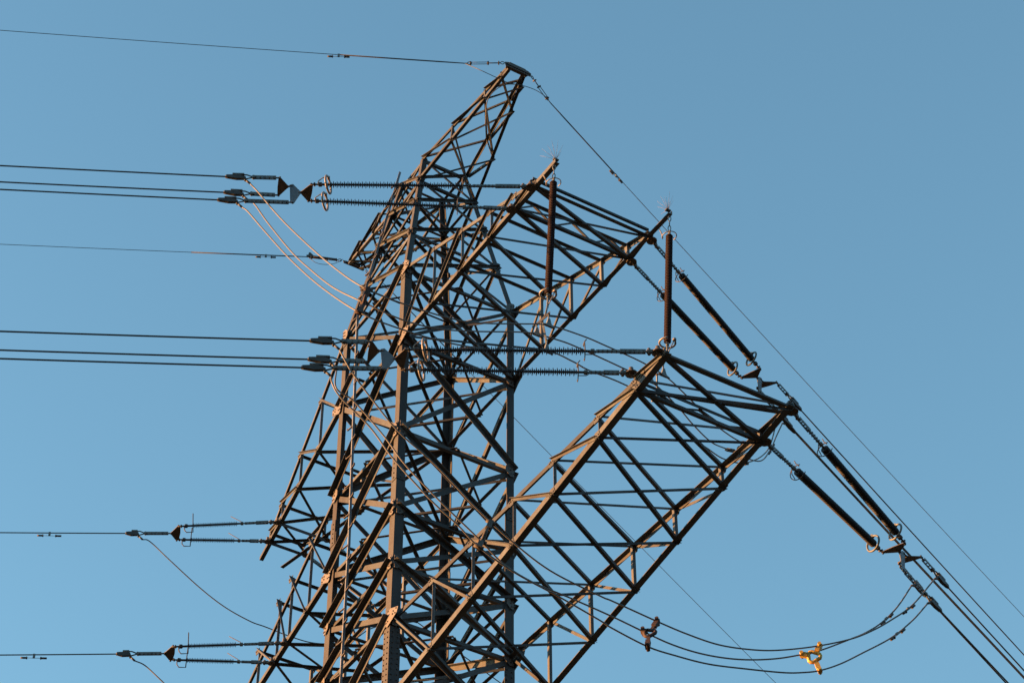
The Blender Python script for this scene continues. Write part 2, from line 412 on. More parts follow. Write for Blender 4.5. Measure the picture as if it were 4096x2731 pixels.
def near_arm(ys, x, zb, zt, cb, ct, lat, pratt, top_x, y_end, yt_end, label):
    B = {(s, i): V((s*x, y, zb(y))) for s in (-1, 1) for i, y in enumerate(ys)}
    U = {(s, i): V((s*x, y, zt(y))) for s in (-1, 1) for i, y in enumerate(ys)}
    n = len(ys)
    root = arm_root([(B[s, i]+V((s*.006+(.0 if s < 0 else 0), 0, .0)), s, 1) for s in (-1, 1) for i in range(1, n)]
                    + [(U[s, i]+V((s*.006, 0, 0)), s, -1) for s in (-1, 1) for i in range(1, n-1)], label=label,
                    frame=[(V((s*x, ys[0], zb(ys[0]))), V((s*x, y_end, zb(y_end))), Z, (-s, 0, 0), cb, .014) for s in (-1, 1)]
                    + [(V((-x, ys[-1]+.05, zb(ys[-1])+.025)), V((x, ys[-1]+.05, zb(ys[-1])+.025)), -Y, Z, .09, .012)])
    for s in (-1, 1):
        mb = MB(); mb.ang(V((s*x, ys[0], zt(ys[0]))), V((s*x, yt_end, zt(yt_end))), -Z, (-s, 0, 0), ct, .012); mb.build('top_chord', 'steel', root)
        nx = V((s, 0, 0))
        for i in range(1, n-1):
            mb = MB(); mb.ang(B[s, i]-nx*.085-Y*.03, U[s, i]-nx*.085-Y*.03, nx, Y, .07); mb.build('side_post', 'post', root)
        for i in range(0, n-1):
            if pratt == 'up':  p0, p1 = B[s, i], U[s, i+1]
            else: p0, p1 = U[s, i], B[s, i+1]
            if i == n-2 and pratt == 'up': p1 = U[s, n-1]
            mb = MB(); ax = (p1-p0).normalized(); u = nx.cross(ax).normalized(); u = u if u.z > 0 else -u
            mb.ang(p0+u*.03+nx*.008, p1+u*.03+nx*.008, -u, nx, .062); mb.build('side_lacing', 'steel', root)
    # bottom face: crossing lacing, heavy outward-in, light the other way
    for i in range(1, n):
        mb = MB(); mb.ang(B[-1, i]+V((0, -.035, -.014)), B[1, i-1]+V((0, -.035, -.014)), Y, Z, .075); mb.build('bottom_lacing', 'steel', root)
    for i in range(0, n-1):
        mb = MB(); mb.ang(B[-1, i]+V((0, -.03, .022)), B[1, i+1]+V((0, -.03, .022)), -Z, Y, .06); mb.build('bottom_lacing', 'steel', root)
    for i in range(1, n-1):
        if top_x:
            mb = MB(); mb.ang(U[-1, i]+V((0, -.03, -.02)), U[1, i-1]+V((0, -.03, -.02)), Y, Z, .07); mb.build('top_lacing', 'steel', root)
            if i < n-1:
                mb = MB(); mb.ang(U[-1, i]+V((0, -.03, .02)), U[1, i+1]+V((0, -.03, .02)), -Z, Y, .052); mb.build('top_lacing', 'steel', root)
        else:
            mb = MB(); mb.ang(U[-1, i]+V((0, .03, -.02)), U[1, i]+V((0, .03, -.02)), -Y, -Z, .06); mb.build('top_strut', 'steel', root)
    # laced end frame one bay in from the tip
    e = n-2
    mb = MB(); mb.ang(B[-1, e]+V((0, -.02, .01)), B[1, e]+V((0, -.02, .01)), Y, Z, .07); mb.build('end_strut', 'steel', root)
    if top_x:
        mb = MB(); mb.ang(U[-1, e]+V((0, -.02, .01)), U[1, e]+V((0, -.02, .01)), Y, -Z, .07); mb.build('end_strut', 'steel', root)
    k = 6
    for j in range(k):
        a0 = (j)/k; a1 = (j+1)/k
        lo = lambda q: B[-1, e].lerp(B[1, e], q)+V((0, .02, .05)); hi = lambda q: U[-1, e].lerp(U[1, e], q)+V((0, .02, -.05))
        p0, p1 = (lo(a0), hi(a1)) if j % 2 == 0 else (hi(a0), lo(a1))
        mb = MB(); mb.ang(p0, p1, X, Y, .045); mb.build('end_lacing', 'steel', root)
    return root, B, U

ys1 = [-1.5, -2.80, -4.06, -5.32, -6.35, -7.15]
zb1 = lambda y: 4.87
zt1 = lambda y: 7.07+(y+1.5)*.362
arm1, B1, U1 = near_arm(ys1, 1.5, zb1, zt1, .108, .092, .07, 'up', False, -8.0, -7.2, 'upper wide crossarm of the near side')
ys2 = [-1.5, -3.08, -4.63, -6.17, -7.62, -9.17, -10.42, -11.32]
zb2 = lambda y: -5.157-.19*y
zt2 = lambda y: -2.86+(y+1.5)*.006
arm2, B2, U2 = near_arm(ys2, 1.44, zb2, zt2, .135, .105, .08, 'down', True, -11.42, -11.4, 'lower wide crossarm of the near side')
# tip beams
def beam(parent, p0, p1, a=.12, name='tip_beam', dz=0.0, d1=Y, d2=Z):
    mb = MB(); mb.ang(V(p0)+V((0, 0, dz)), V(p1)+V((0, 0, dz)), d1, d2, a, .012)
    mb.build(name, 'steel', parent)
beam(arm1, (-1.5, -7.12, 5.13), (1.5, -7.12, 5.13), .055, d1=Y, d2=Z)
beam(arm1, (-1.5, -6.32, 4.90), (1.5, -6.38, 4.90), .07, d1=Y, d2=Z)
beam(arm2, (-1.44, -11.22, -2.86), (1.44, -11.22, -2.86), .075, d1=Y, d2=Z)
beam(arm2, (-1.44, -10.4, -3.14), (1.44, -11.2, -3.0), .055, d1=Y, d2=Z, name='bottom_lacing')
# far (rear) slim arms
def far_arm(ys, xf, zb, zt, y_end, yt_end, cb, ct, label):
    n = len(ys)
    B = {(s, i): V((s*xf(y), y, zb(y))) for s in (-1, 1) for i, y in enumerate(ys)}
    U = {(s, i): V((s*xf(y), y, zt(y))) for s in (-1, 1) for i, y in enumerate(ys)}
    root = arm_root([(B[s, i]+V((s*.006, 0, 0)), s, 1) for s in (-1, 1) for i in range(1, n)]
                    + [(U[s, i]+V((s*.006, 0, 0)), s, -1) for s in (-1, 1) for i in range(1, n-1)], label=label,
                    frame=[(B[s, 0], V((s*xf(y_end), y_end, zb(y_end))), Z, (-s, 0, 0), cb, .014) for s in (-1, 1)]
                    + [(B[-1, n-1]+V((0, -.03, -.03)), B[1, n-1]+V((0, -.03, -.03)), Y, -Z, .09, .012)])
    for s in (-1, 1):
        mb = MB(); mb.ang(U[s, 0], V((s*xf(yt_end), yt_end, zt(yt_end))), -Z, (-s, 0, 0), ct, .012); mb.build('top_chord', 'steel', root)
        nx = V((s, 0, 0))
        for i in range(1, n-1):
            mb = MB(); mb.ang(B[s, i]-nx*.085-Y*.03, U[s, i]-nx*.085-Y*.03, nx, Y, .07); mb.build('side_post', 'post', root)
        for i in range(n-1):
            p0, p1 = B[s, i], U[s, i+1]
            if i == n-2: p1 = U[s, n-1]
            u = nx.cross((p1-p0).normalized()); u = u if u.z > 0 else -u
            mb = MB(); mb.ang(p0+u*.03+nx*.008, p1+u*.03+nx*.008, -u, nx, .06); mb.build('side_lacing', 'steel', root)
    for i in range(1, n):
        mb = MB(); mb.ang(B[-1, i]+V((0, .03, -.014)), B[1, i-1]+V((0, .03, -.014)), -Y, -Z, .06); mb.build('bottom_lacing', 'steel', root)
        mb = MB(); mb.ang(B[-1, i-1]+V((0, .03, .02)), B[1, i]+V((0, .03, .02)), -Y, Z, .07); mb.build('bottom_lacing', 'steel', root)
        mb = MB(); mb.ang(U[-1, i]+V((0, .03, -.02)), U[1, i]+V((0, .03, -.02)), -Y, -Z, .06); mb.build('top_strut', 'steel', root)
    for i in (n-2,):
        mb = MB(); mb.ang(B[-1, i]+V((0, -.03, -.03)), B[1, i]+V((0, -.03, -.03)), Y, -Z, .09); mb.build('tip_beam', 'steel', root)
    return root, B, U
xf3 = lambda y: 1.5-.18*(y-1.5)
arm3, B3, U3 = far_arm([1.5, 3.2, 4.75, 6.2, 7.05], xf3, lambda y: 4.87, lambda y: 7.07-(y-1.5)*.345, 7.92, 7.15, .1, .085,
                       'upper slim crossarm of the far side')
xf4 = lambda y: 1.5-.145*(y-1.5)
ys4 = [1.5, 3.0, 4.34, 5.21, 6.6, 8.0, 9.2]
arm4, B4, U4 = far_arm(ys4, xf4, lambda y: 0.0, lambda y: 2.18-(y-1.5)*.115 if y < 5.4 else 1.73-(y-5.4)*.42, 9.5, 9.3, .11, .085,
                       'lower slim crossarm of the far side')

# earth-wire peaks
def peak(side, ztip, ytip, xt, label, za=(11.0, 12.0), frac=(.36, .74)):
    a, c = ('A', 'C') if side < 0 else ('B', 'D')
    lo = {s: (legp(k, za[0]), V((s*xt, ytip, ztip-.12))) for s, k in ((-1, a), (1, c))}
    hi = {s: (legp(k, za[1]), V((s*xt, ytip, ztip+.05))) for s, k in ((-1, a), (1, c))}
    L = lambda s, q: lo[s][0].lerp(lo[s][1], q)
    H = lambda s, q: hi[s][0].lerp(hi[s][1], q)
    mb = MB()
    tp = V((0, ytip+side*.06, ztip))
    k_ = 1.0 if side < 0 else .55
    mb.plate([tp+V((x_, 0, z_*k_)) for x_, z_ in ((-xt-.11, -.10), (-xt-.13, .01), (-xt-.03, .06), (xt+.03, .06), (xt+.13, .01), (xt+.11, -.10), (xt, -.1), (-xt, -.1))], Y, .016)
    mb.box(tp+V((-xt+.02, -side*.05, .09*k_)), tp+V((xt-.02, -side*.05, .09*k_)), (0, .07, 0), (0, 0, .05))
    mb.plate([tp+V((x_, y_*side, -.04)) for x_, y_ in ((-xt-.1, .03), (xt+.1, .03), (xt+.04, -.12*k_), (-xt-.04, -.12*k_))], Z, .014)
    root = mb.build('earth_wire_peak', 'steel_dark', T); root['label'] = label
    for s in (-1, 1):
        mb = MB(); mb.ang(lo[s][0], lo[s][1], Z, (-s, 0, 0), .08, .009); mb.build('bottom_chord', 'steel', root)
        mb = MB(); mb.ang(hi[s][0], hi[s][1], -Z, (-s, 0, 0), .08, .009); mb.build('top_chord', 'steel', root)
    f = [0, frac[0], frac[1], .93]
    for s in (-1, 1):
        nx = V((s, 0, 0))
        for i in range(1, 3):
            bar(root, 'side_post', L(s, f[i]), H(s, f[i]), Y, -nx, .05, off=nx*.01)
        for i in range(0, 3):
            bar(root, 'side_lacing', H(s, f[i]), L(s, f[i+1]), Z, nx, .06, off=nx*.012)
    for i in range(0, 3):
        bar(root, 'bottom_lacing', L(-1, f[i]), L(1, f[i+1]), Y, -Z, .05, off=V((0, 0, -.012)))
        bar(root, 'bottom_lacing', L(1, f[i]), L(-1, f[i+1]), Y, Z, .045, off=V((0, 0, .014)))
        bar(root, 'top_lacing', H(-1, f[i]), H(1, f[i+1]), Y, Z, .045, off=V((0, 0, .01)))
        bar(root, 'top_lacing', H(1, f[i]), H(-1, f[i+1]), Y, -Z, .045, off=V((0, 0, -.014)))
    return root
pk1 = peak(-1, 12.4, -4.05, .25, 'earth wire peak reaching out on the near side')
pk2 = peak(1, 12.50, 4.2, .2, 'earth wire peak reaching out on the far side')

# climbing rail on the left face
rl = [V((-1.66, .22, -8)), V((-1.66, .2, 0)), V((-1.66, .45, 6.9)), on_plane(1605, 690, (1, 0, -.1724), (-1.66, 0, 7.07))]
mb = MB()
for i in range(3):
    mb.ang(rl[i], rl[i+1], Y, -X, .13, .01, .06)
rail = mb.build('climbing_rail', 'rail', T)
pts = []
for i in range(3):
    n_ = int((rl[i+1]-rl[i]).length/.41)
    pts += [rl[i].lerp(rl[i+1], j/n_) for j in range(n_)]
for j, p in enumerate(pts):
    if p.z < -6.5: continue
    mb = MB(); sgn = 1 if j % 2 else -1
    b0 = p+V((-.03, .065, 0)); d = V((-.02, sgn*.2, .0))
    mb.box(b0, b0+d, (.035, 0, 0), (0, 0, .02)); mb.box(b0+d, b0+d+V((0, 0, .05)), (.035, 0, 0), (0, .012, 0))
    mb.build('step_peg', 'steel_dark', rail)
for z in (-4.87, -2.88, -1.47, 0, 2.18, 4.87, 7.0):
    mb = MB(); yy = .3
    mb.box((-1.5, yy, z-.05), (-1.66, yy, z-.05), (0, .07, 0), (0, 0, .03)); mb.build('rail_bracket', 'steel', rail)
# chimney of thin bond wire on the near peak
# anchor plates for the insulator strings
def anchor(p, d, parent, s_=1.0):
    p = V(p); d = V(d)
    mb = MB()
    c = p+V((0, 0, -.02))
    pts = [c+V((.16*s_*math.cos(a), .17*s_*math.sin(a), 0)) for a in [i*math.pi/6 for i in range(12)]]
    mb.plate(pts, Z, .02)
    mb.box(p-d*.05, p+d*.2, d.cross(Z)*.07*s_, V((0, 0, .1*s_)))
    mb.cyl(p+d*.16+Z*.1*s_, p+d*.16-Z*.1*s_, .03, 8)
    mb.cyl(p+Z*.12, p-Z*.05, .06*s_, 10)
    mb.build('anchor_bracket', 'steel_dark', parent)

# ================================================================ insulator strings
def hardware(mb, x0, x1, big=1.0):
    """adjustable link: side plates with holes, shackles; along local x"""
    L = x1-x0
    mb.tube([(x0-.02+.06*math.cos(a)*1, 0, .045*math.sin(a)) for a in [i*math.pi/4 for i in range(8)]], .011, 6, True)
    mb.cyl((x0-.02, 0, 0), (x0+.16, 0, 0), .02, 8)
    mb.cyl((x0+.06, 0, -.03), (x0+.06, 0, .03), .03, 8)
    a = x0+.1; b = x1-.12
    for y in (-.028, .028):
        mb.box((a, y, 0), (a+(b-a)*.52, y, 0), (0, .008, 0), (0, 0, .07*big))
    for y in (-.014, .014):
        mb.box((a+(b-a)*.44, y, 0), (b, y, 0), (0, .008, 0), (0, 0, .055*big))
    k = int((b-a)/.075)
    for i in range(k):
        x_ = a+.04+(b-a-.08)*i/(k-1)
        mb.cyl((x_, -.042, 0), (x_, .042, 0), .014, 6)
    mb.tube([(b-.02, 0, 0), (x1-.02, 0, 0)], .017, 8)
    mb.lathe((x1-.1, 0, 0), X, [(0, .02), (.01, .045), (.07, .045), (.085, .02)], 8)
def sheds(mb, x0, x1, n, r1, r2, core, seg=14):
    pr_ = [(0, core)]
    st = (x1-x0)/n
    for i in range(n):
        r = r1 if i % 2 == 0 else r2
        x_ = i*st
        pr_ += [(x_+st*.12, core), (x_+st*.45, r), (x_+st*.72, r), (x_+st*.84, core)]
    pr_ += [(x1-x0, core)]
    mb.lathe((x0, 0, 0), X, pr_, seg)
def ring_pts(c, r, n, squash=1.0, a0=0, a1=360, tilt=0):
    return [V((c+tilt*math.sin(R(a)), r*math.cos(R(a)), r*squash*math.sin(R(a)))) for a in [a0+(a1-a0)*i/n for i in range(n if a1-a0 == 360 else n+1)]]
def strain_string(label, loc, d, hw, sl, group, shed_mat, big=True, r1=.074, r2=.048, core=.022, rr=.19, rm='ring'):
    """from the arm (local 0) out along d: link, sheds, ring; returns root and end length"""
    t = thing('insulator_string', label, 'insulator', loc, group, frame_q(d), local=True)
    mb = MB(); hardware(mb, .12, hw-.06); mb.build('adjustable_link', 'hard', t)
    mb = MB(); mb.cur = 0; sheds(mb, hw, hw+sl, 76 if big else 38, r1, r2, core)
    mb.build('shed_stack', shed_mat, t)
    e = hw+sl
    mb = MB(); mb.cyl((hw-.1, 0, 0), (hw+.02, 0, 0), .024, 8); mb.build('end_fitting', 'fit', t)
    mb = MB(); mb.cyl((e-.02, 0, 0), (e+.12, 0, 0), .026, 8)
    mb.lathe((e+.1, 0, 0), X, [(0, .02), (.02, .05), (.08, .05), (.1, .02)], 10)
    mb.cyl((e+.18, 0, 0), (e+.36, 0, 0), .02, 8); mb.cyl((e+.27, -.045, 0), (e+.27, .045, 0), .02, 8)
    mb.build('end_fitting', 'fit', t)
    if big:
        mb = MB()
        mb.tube([V((e-.02+.055*math.cos(R(a_)), rr*math.cos(R(a_)), rr*math.sin(R(a_)))) for a_ in range(0, 360, 15)], rr*.13, 8, True)
        mb.tube([(e+.2, 0, .0), (e+.19, .03, .07), (e+.1, .06, .14), (e-.02, .09, .165)], .013, 6)
        mb.cyl((e-.05, 0, rr+.01), (e+.01, 0, rr+.01), rr*.22, 8)
        mb.build('corona_ring', rm, t)
        mb = MB()                                                   # open arcing ring with horn at the tower end
        mb.tube([(hw-.16, 0, 0), (hw-.17, .02, -.06), (hw-.12, .05, -.12), (hw+.02, .07, -.14)], .009, 6)
        mb.tube(ring_pts(hw+.03, .17, 20, 1, -160, 110), .010, 6)
        mb.tube([(hw+.03, -.03, .13), (hw+.04, -.02, .17), (hw+.02, .02, .21), (hw-.02, .03, .26)], .01, 6)
        mb.build('arcing_ring', 'fit', t)
    else:
        mb = MB()
        mb.tube([(e+.2, 0, 0), (e+.19, 0, -.13), (e+.14, 0, -.2), (e-.02, 0, -.2), (e-.02, 0, .38)], .013, 6)
        mb.build('arcing_horn', 'fit', t)
        mb = MB()
        mb.tube([(hw-.1, 0, 0), (hw-.1, 0, .06), (hw+.16, .05, .2)], .009, 6)
        mb.build('arcing_horn', 'fit', t)
    return t, V(loc)+V(d).normalized()*(e+.34)

def aim(p, q): return (V(q)-V(p)).normalized()
G_L = 'long insulator strings of the left hand span'; G_R = 'long insulator strings of the right hand span'
def node_anchor(px, py, a, d): return on_span(px, py, a, d)
# --- near arms, left span
aUL1 = V((-1.56, -7.12, 4.86)); aUL2 = V((-1.56, -6.33, 4.86))
eUL1 = on_span(1245, 738, aUL1, DL); eUL2 = on_span(1233, 803, aUL2, DL)
aLL1 = V((-1.50, -11.27, -2.90)); aLL2 = V((-1.50, -10.42, -2.78))
eLL1 = on_span(1622, 1398, aLL1, DL); eLL2 = on_span(1606, 1478, aLL2, DL)
def left_big(label, a, e):
    L = (e-a).length; anchor(a, aim(a, e), arm1 if a.z > 0 else arm2, .72)
    return strain_string(label, a, e-a, L-.34-2.9, 2.9, G_L, ['shed'], True)
left_big('black finned insulator string, upper one of the pair running left from the upper arm tip', aUL1, eUL1)
left_big('black finned insulator string, lower one of the pair running left from the upper arm tip', aUL2, eUL2)
left_big('black finned insulator string, upper one of the pair crossing the tower body leftward', aLL1, eLL1)
left_big('black finned insulator string, lower one of the pair crossing the tower body leftward', aLL2, eLL2)
# --- near arms, right span
aUR1 = V((1.56, -7.12, 4.86)); aUR2 = V((1.56, -6.33, 4.86))
eUR1 = on_span(3040, 1476, aUR1, DR); eUR2 = on_span(2965, 1511, aUR2, DR)
aLR1 = V((1.50, -11.27, -2.96)); aLR2 = V((1.50, -10.42, -3.1))
eLR1 = on_span(3620, 2172, aLR1, DR); eLR2 = on_span(3530, 2208, aLR2, DR)
def right_big(label, a, e):
    L = (e-a).length; anchor(a, aim(a, e), arm1 if a.z > 0 else arm2, .72); sl = min(2.85, L-1.45)
    return strain_string(label, a, e-a, L-.34-sl, sl, G_R, ['shedd'], True, .081, .079, .067, .165, 'hard')
right_big('thick dark insulator string from upper arm, the one further right of its pair', aUR1, eUR1)
right_big('thick dark insulator string from upper arm, passing behind the red brown insulator', aUR2, eUR2)
right_big('thick dark insulator string from lower arm corner, the one further right of its pair', aLR1, eLR1)
right_big('thick dark insulator string from lower arm corner, the lowest of all hanging right', aLR2, eLR2)
# --- far arms
G_F = 'short insulator strings of the far arms'
def small(label, a, e, arm_):
    L = (e-a).length; anchor(a, aim(a, e), arm_, .55)
    return strain_string(label, a, e-a, L-.34-1.12, 1.12, G_F, ['shed'], False, .06, .045)
aF1 = V((-.72, 6.2, 4.84)); aF2 = V((-.56, 7.05, 4.84)); aF3 = V((-1.15, 4.34, -.03)); aF4 = V((-1.02, 5.21, -.03))
eF1 = on_span(714, 2104, aF1, DL); eF2 = on_span(706, 2157, aF2, DL)
eF3 = on_span(690, 2585, aF3, DL); eF4 = on_span(684, 2637, aF4, DL)
small('short thin insulator string, topmost of the four at the lower left', aF1, eF1, arm3)
small('short thin insulator string, second from top of the four at the lower left', aF2, eF2, arm3)
small('short thin insulator string, third from top of the four at the lower left', aF3, eF3, arm4)
small('short thin insulator string, lowest of the four at the lower left', aF4, eF4, arm4)
aG1 = V((.70, 6.2, 4.84)); aG2 = V((.54, 7.05, 4.84))
eG1 = aG1+DR*2.75+V((0, 0, -.05)); eG2 = aG2+DR*2.75+V((0, 0, -.05))
small('short insulator string half hidden behind the tower body, further one', aG1, eG1, arm3)
small('short insulator string half hidden behind the tower body, nearer its arm tip', aG2, eG2, arm3)

# ================================================================ yoke assemblies, conductors
def tri(mb, pts, nrm, t=.016): mb.plate(pts, nrm, t)
def yoke3(label, a1, a2, d, s, group='yoke plate sets joining strings to wires'):
    """s: dict of picture points. a1,a2 anchors of the two strings; d span direction"""
    mid = (a1+a2)/2
    P0 = on_span(*s['apex'], mid, d)
    t = thing('yoke_plate_set', label, 'yoke plates', P0, group)
    v1 = on_plane(*s['s1'], Z, P0); v2 = on_plane(*s['s2'], Z, P0)
    mb = MB()
    o1 = (v1-P0); o2 = (v2-P0)
    m_ = (v1+v2)/2 - d*.05
    tri(mb, [P0+d*.03, v1+d*.02, v1-d*.04+(v1-v2).normalized()*.03, m_, v2-d*.04+(v2-v1).normalized()*.03, v2+d*.02], Z)
    for p in (P0, v1, v2): mb.cyl(p-Z*.03, p+Z*.03, .02, 8)
    mb.build('yoke_plate', 'steel_dark', t)  # flat plate: shade of its underside put into the dark steel
    tp = on_span(*s['vt'], mid, d); bt = on_span(*s['vb'], mid, d)
    mb = MB(); pn = V((d.y, -d.x, 0))
    tri(mb, [P0-d*.0, tp+Z*.05-d*.02, tp+d*.05+Z*.03, bt+d*.05-Z*.02, bt-d*.03-Z*.03], pn)
    for p in (P0+d*.04, tp, bt): mb.cyl(p-pn*.03, p+pn*.03, .018, 8)
    mb.build('yoke_plate', 'rail', t, label='upright yoke plate, painted paler for sky light')  # upright plate: sky light put into the colour as paler steel
    P1 = on_span(*s['ap2'], mid, d)
    w1 = on_plane(*s['w1'], Z, P1); w2 = on_plane(*s['w2'], Z, P1)
    mb = MB(); mm_ = (w1+w2)/2+d*.04
    tri(mb, [P1-d*.03, w1-d*.02, w1+d*.03+(w1-w2).normalized()*.03, mm_, w2+d*.03+(w2-w1).normalized()*.03, w2-d*.02], Z)
    for p in (P1, w1, w2): mb.cyl(p-Z*.03, p+Z*.03, .02, 8)
    mb.build('yoke_plate', 'steel_dark', t)  # dark steel again paints in the shaded underside
    mb = MB()
    mb.cyl(tp, P1, .022, 8); mb.cyl(P0-d*.1, P0+d*.05, .02, 8)
    mb.build('clevis', 'fit', t)
    return P0, w1, w2, bt
def wire_pts(p0, d, slope, length=150, curv=.0011, n=40):
    return [p0+d*s_+Z*(slope*s_+curv*s_*s_) for s_ in [length*(i/n)**1.5 for i in range(n+1)]]
def conductor(label, p_link, d, pc, pend, r=.0165, group=None, lk=.5, cat='power line', curv=.0006, big=True, length=150):
    """p_link: yoke end; pc: picture x,y where the wire leaves the clamp; pend: a far picture point"""
    q0 = on_span(*pc, p_link, d); q1 = on_span(*pend, p_link, d)
    h = (q1-q0).dot(d); slope = (q1.z-q0.z)/h - curv*h
    mb = MB(); mb.tube([q0-d*.05]+wire_pts(q0, d, slope, length, curv), r, 8)
    o = mb.build('conductor' if big else 'conductor', 'wire')
    tag(o, label, cat, group)
    ax = (q0-p_link).normalized(); sd_ = ax.cross(Z).normalized(); uz = sd_.cross(ax)
    if uz.z < 0: uz = -uz
    L = (q0-p_link).length; cl = .52 if big else .42
    c0 = q0-ax*cl
    # link plate with bolts
    mb = MB()
    mb.tube([p_link, p_link+ax*.1], .018, 8)
    a = p_link+ax*.08; b = c0-ax*.06
    for s_ in (-.03, .03): mb.box(a+sd_*s_, b+sd_*s_, sd_*.008, uz*.06)
    k = max(3, int((b-a).length/.09))
    for i in range(k):
        c = a.lerp(b, (i+.5)/k); mb.cyl(c-sd_*.045, c+sd_*.045, .013, 6)
    mb.cyl(b-sd_*.04, b+sd_*.04, .035, 8)
    mb.build('link_plate', 'hard', o)
    # wedge clamp
    mb = MB()
    mb.plate([q0-uz*.02, q0+uz*.035, q0-ax*.28+uz*.05, c0+ax*.1-uz*.02, c0+ax*.12-uz*.06, c0+ax*.3-uz*.065], sd_, .07)
    mb.cyl(q0-ax*.12, q0+ax*.02, .034, 8)
    mb.build('dead_end_clamp', 'fit', o)
    mb = MB()
    mb.box(q0-ax*.13+uz*.07, c0+ax*.14+uz*.07, sd_*.075, uz*.03)
    mb.tube([c0-ax*.06, c0+ax*.08+uz*.065, c0+ax*.2+uz*.07], .017, 6)
    mb.tube([c0-ax*.06, c0+ax*.08-uz*.05, c0+ax*.2-uz*.05], .017, 6)
    mb.build('clamp_keeper', 'hard', o)
    lug = c0+ax*.1-uz*.09
    mb = MB(); mb.cyl(c0+ax*.12-uz*.04, lug-uz*.02, .03, 8); mb.cyl(lug, lug-ax*.1-uz*.1, .024, 8)
    mb.build('jumper_lug', 'fit', o)
    return lug-ax*.1-uz*.1, q0
GC = 'triple bundle conductors'
_, w1, w2, wb = yoke3('three triangular yoke plates joining the upper left insulator pair to three wires', aUL1, aUL2, DL,
      dict(apex=(1205, 770), s1=(1245, 738), s2=(1233, 803), vt=(1168, 744), vb=(1170, 810), ap2=(1150, 747), w1=(1120, 712), w2=(1115, 781)))
jU = []
jU.append(conductor('topmost of the three wires leaving left from the upper arm', w1, DL, (905, 707), (0, 663), group=GC)[0])
jU.append(conductor('middle of the three wires leaving left from the upper arm', w2, DL, (898, 770), (0, 728), group=GC)[0])
jU.append(conductor('lowest of the three wires leaving left from the upper arm', wb, DL, (873, 800), (0, 758), group=GC)[0])
_, x1, x2, xb = yoke3('three triangular yoke plates in front of the tower body at the lower left insulator pair', aLL1, aLL2, DL,
      dict(apex=(1583, 1434), s1=(1622, 1397), s2=(1606, 1470), vt=(1533, 1402), vb=(1540, 1474), ap2=(1512, 1405), w1=(1487, 1367), w2=(1475, 1446)))
jL = []
jL.append(conductor('topmost of the three wires leaving left in front of the tower body', x1, DL, (1243, 1363), (0, 1325), group=GC)[0])
jL.append(conductor('middle of the three wires leaving left in front of the tower body', x2, DL, (1235, 1437), (0, 1400), group=GC)[0])
jL.append(conductor('lowest of the three wires leaving left in front of the tower body', xb, DL, (1209, 1470), (0, 1434), group=GC)[0])
_, y1, y2, yb = yoke3('three triangular yoke plates at the lower end of the upper right insulator pair', aUR1, aUR2, DR,
      dict(apex=(3027, 1508), s1=(3042, 1476), s2=(2968, 1511), vt=(3042, 1516), vb=(3040, 1566), ap2=(3052, 1528), w1=(3106, 1529), w2=(3028, 1552)))
kU = []
kU.append(conductor('wire at the outer edge of the bundle leaving right from the upper arm', y1, DR, (3202, 1638), (4096, 2618), group=GC)[0])
kU.append(conductor('wire at the left edge of the bundle leaving right from the upper arm', y2, DR, (3178, 1728), (4096, 2712), group=GC)[0])
kU.append(conductor('wire hidden close beside its neighbour in the bundle leaving right from the upper arm', yb, DR, (3160, 1702), (4096, 2705), group=GC)[0])
_, z1, z2, zb_ = yoke3('three triangular yoke plates at the far lower right insulator pair', aLR1, aLR2, DR,
      dict(apex=(3596, 2204), s1=(3620, 2173), s2=(3532, 2209), vt=(3614, 2212), vb=(3613, 2278), ap2=(3626, 2225), w1=(3684, 2226), w2=(3595, 2252)))
kL = []
kL.append(conductor('wire at the outer edge of the bundle leaving at the lower right corner', z1, DR, (3790, 2346), (4096, 2680), group=GC)[0])
kL.append(conductor('wire at the left edge of the bundle leaving at the lower right corner', z2, DR, (3700, 2380), (4025, 2731), group=GC)[0])
kL.append(conductor('wire at the middle of the bundle leaving at the lower right corner', zb_, DR, (3762, 2442), (4034, 2731), group=GC)[0])

# far arms: single conductors
def yoke1(label, a1, a2, d, ap, s1, s2):
    mid = (a1+a2)/2; P = on_span(*ap, mid, d); v1 = on_plane(*s1, Z, P); v2 = on_plane(*s2, Z, P)
    mb = MB(); m_ = (v1+v2)/2-d*.07
    mb.plate([P+d*.03, v1+d*.03, v1-d*.05, m_, v2-d*.05, v2+d*.03], Z, .016)
    for p in (P, v1, v2): mb.cyl(p-Z*.035, p+Z*.035, .022, 8)
    o = mb.build('yoke_plate', 'steel_dark'); tag(o, label, 'yoke plate', 'single yoke plates of the far arms')
    return P
GS = 'single conductors of the far arms'
P = yoke1('dark triangular yoke plate between the two upper short insulators', aF1, aF2, DL, (686, 2132), (714, 2104), (707, 2158))
jf1, _ = conductor('single wire leaving left below the middle of the picture edge', P, DL, (505, 2132), (0, 2129), r=.0145, group=GS, big=False)
P = yoke1('dark triangular yoke plate between the two lowest short insulators', aF3, aF4, DL, (660, 2612), (692, 2584), (682, 2638))
jf2, _ = conductor('single wire leaving left along the bottom of the picture', P, DL, (468, 2614), (0, 2618), r=.0145, group=GS, big=False)
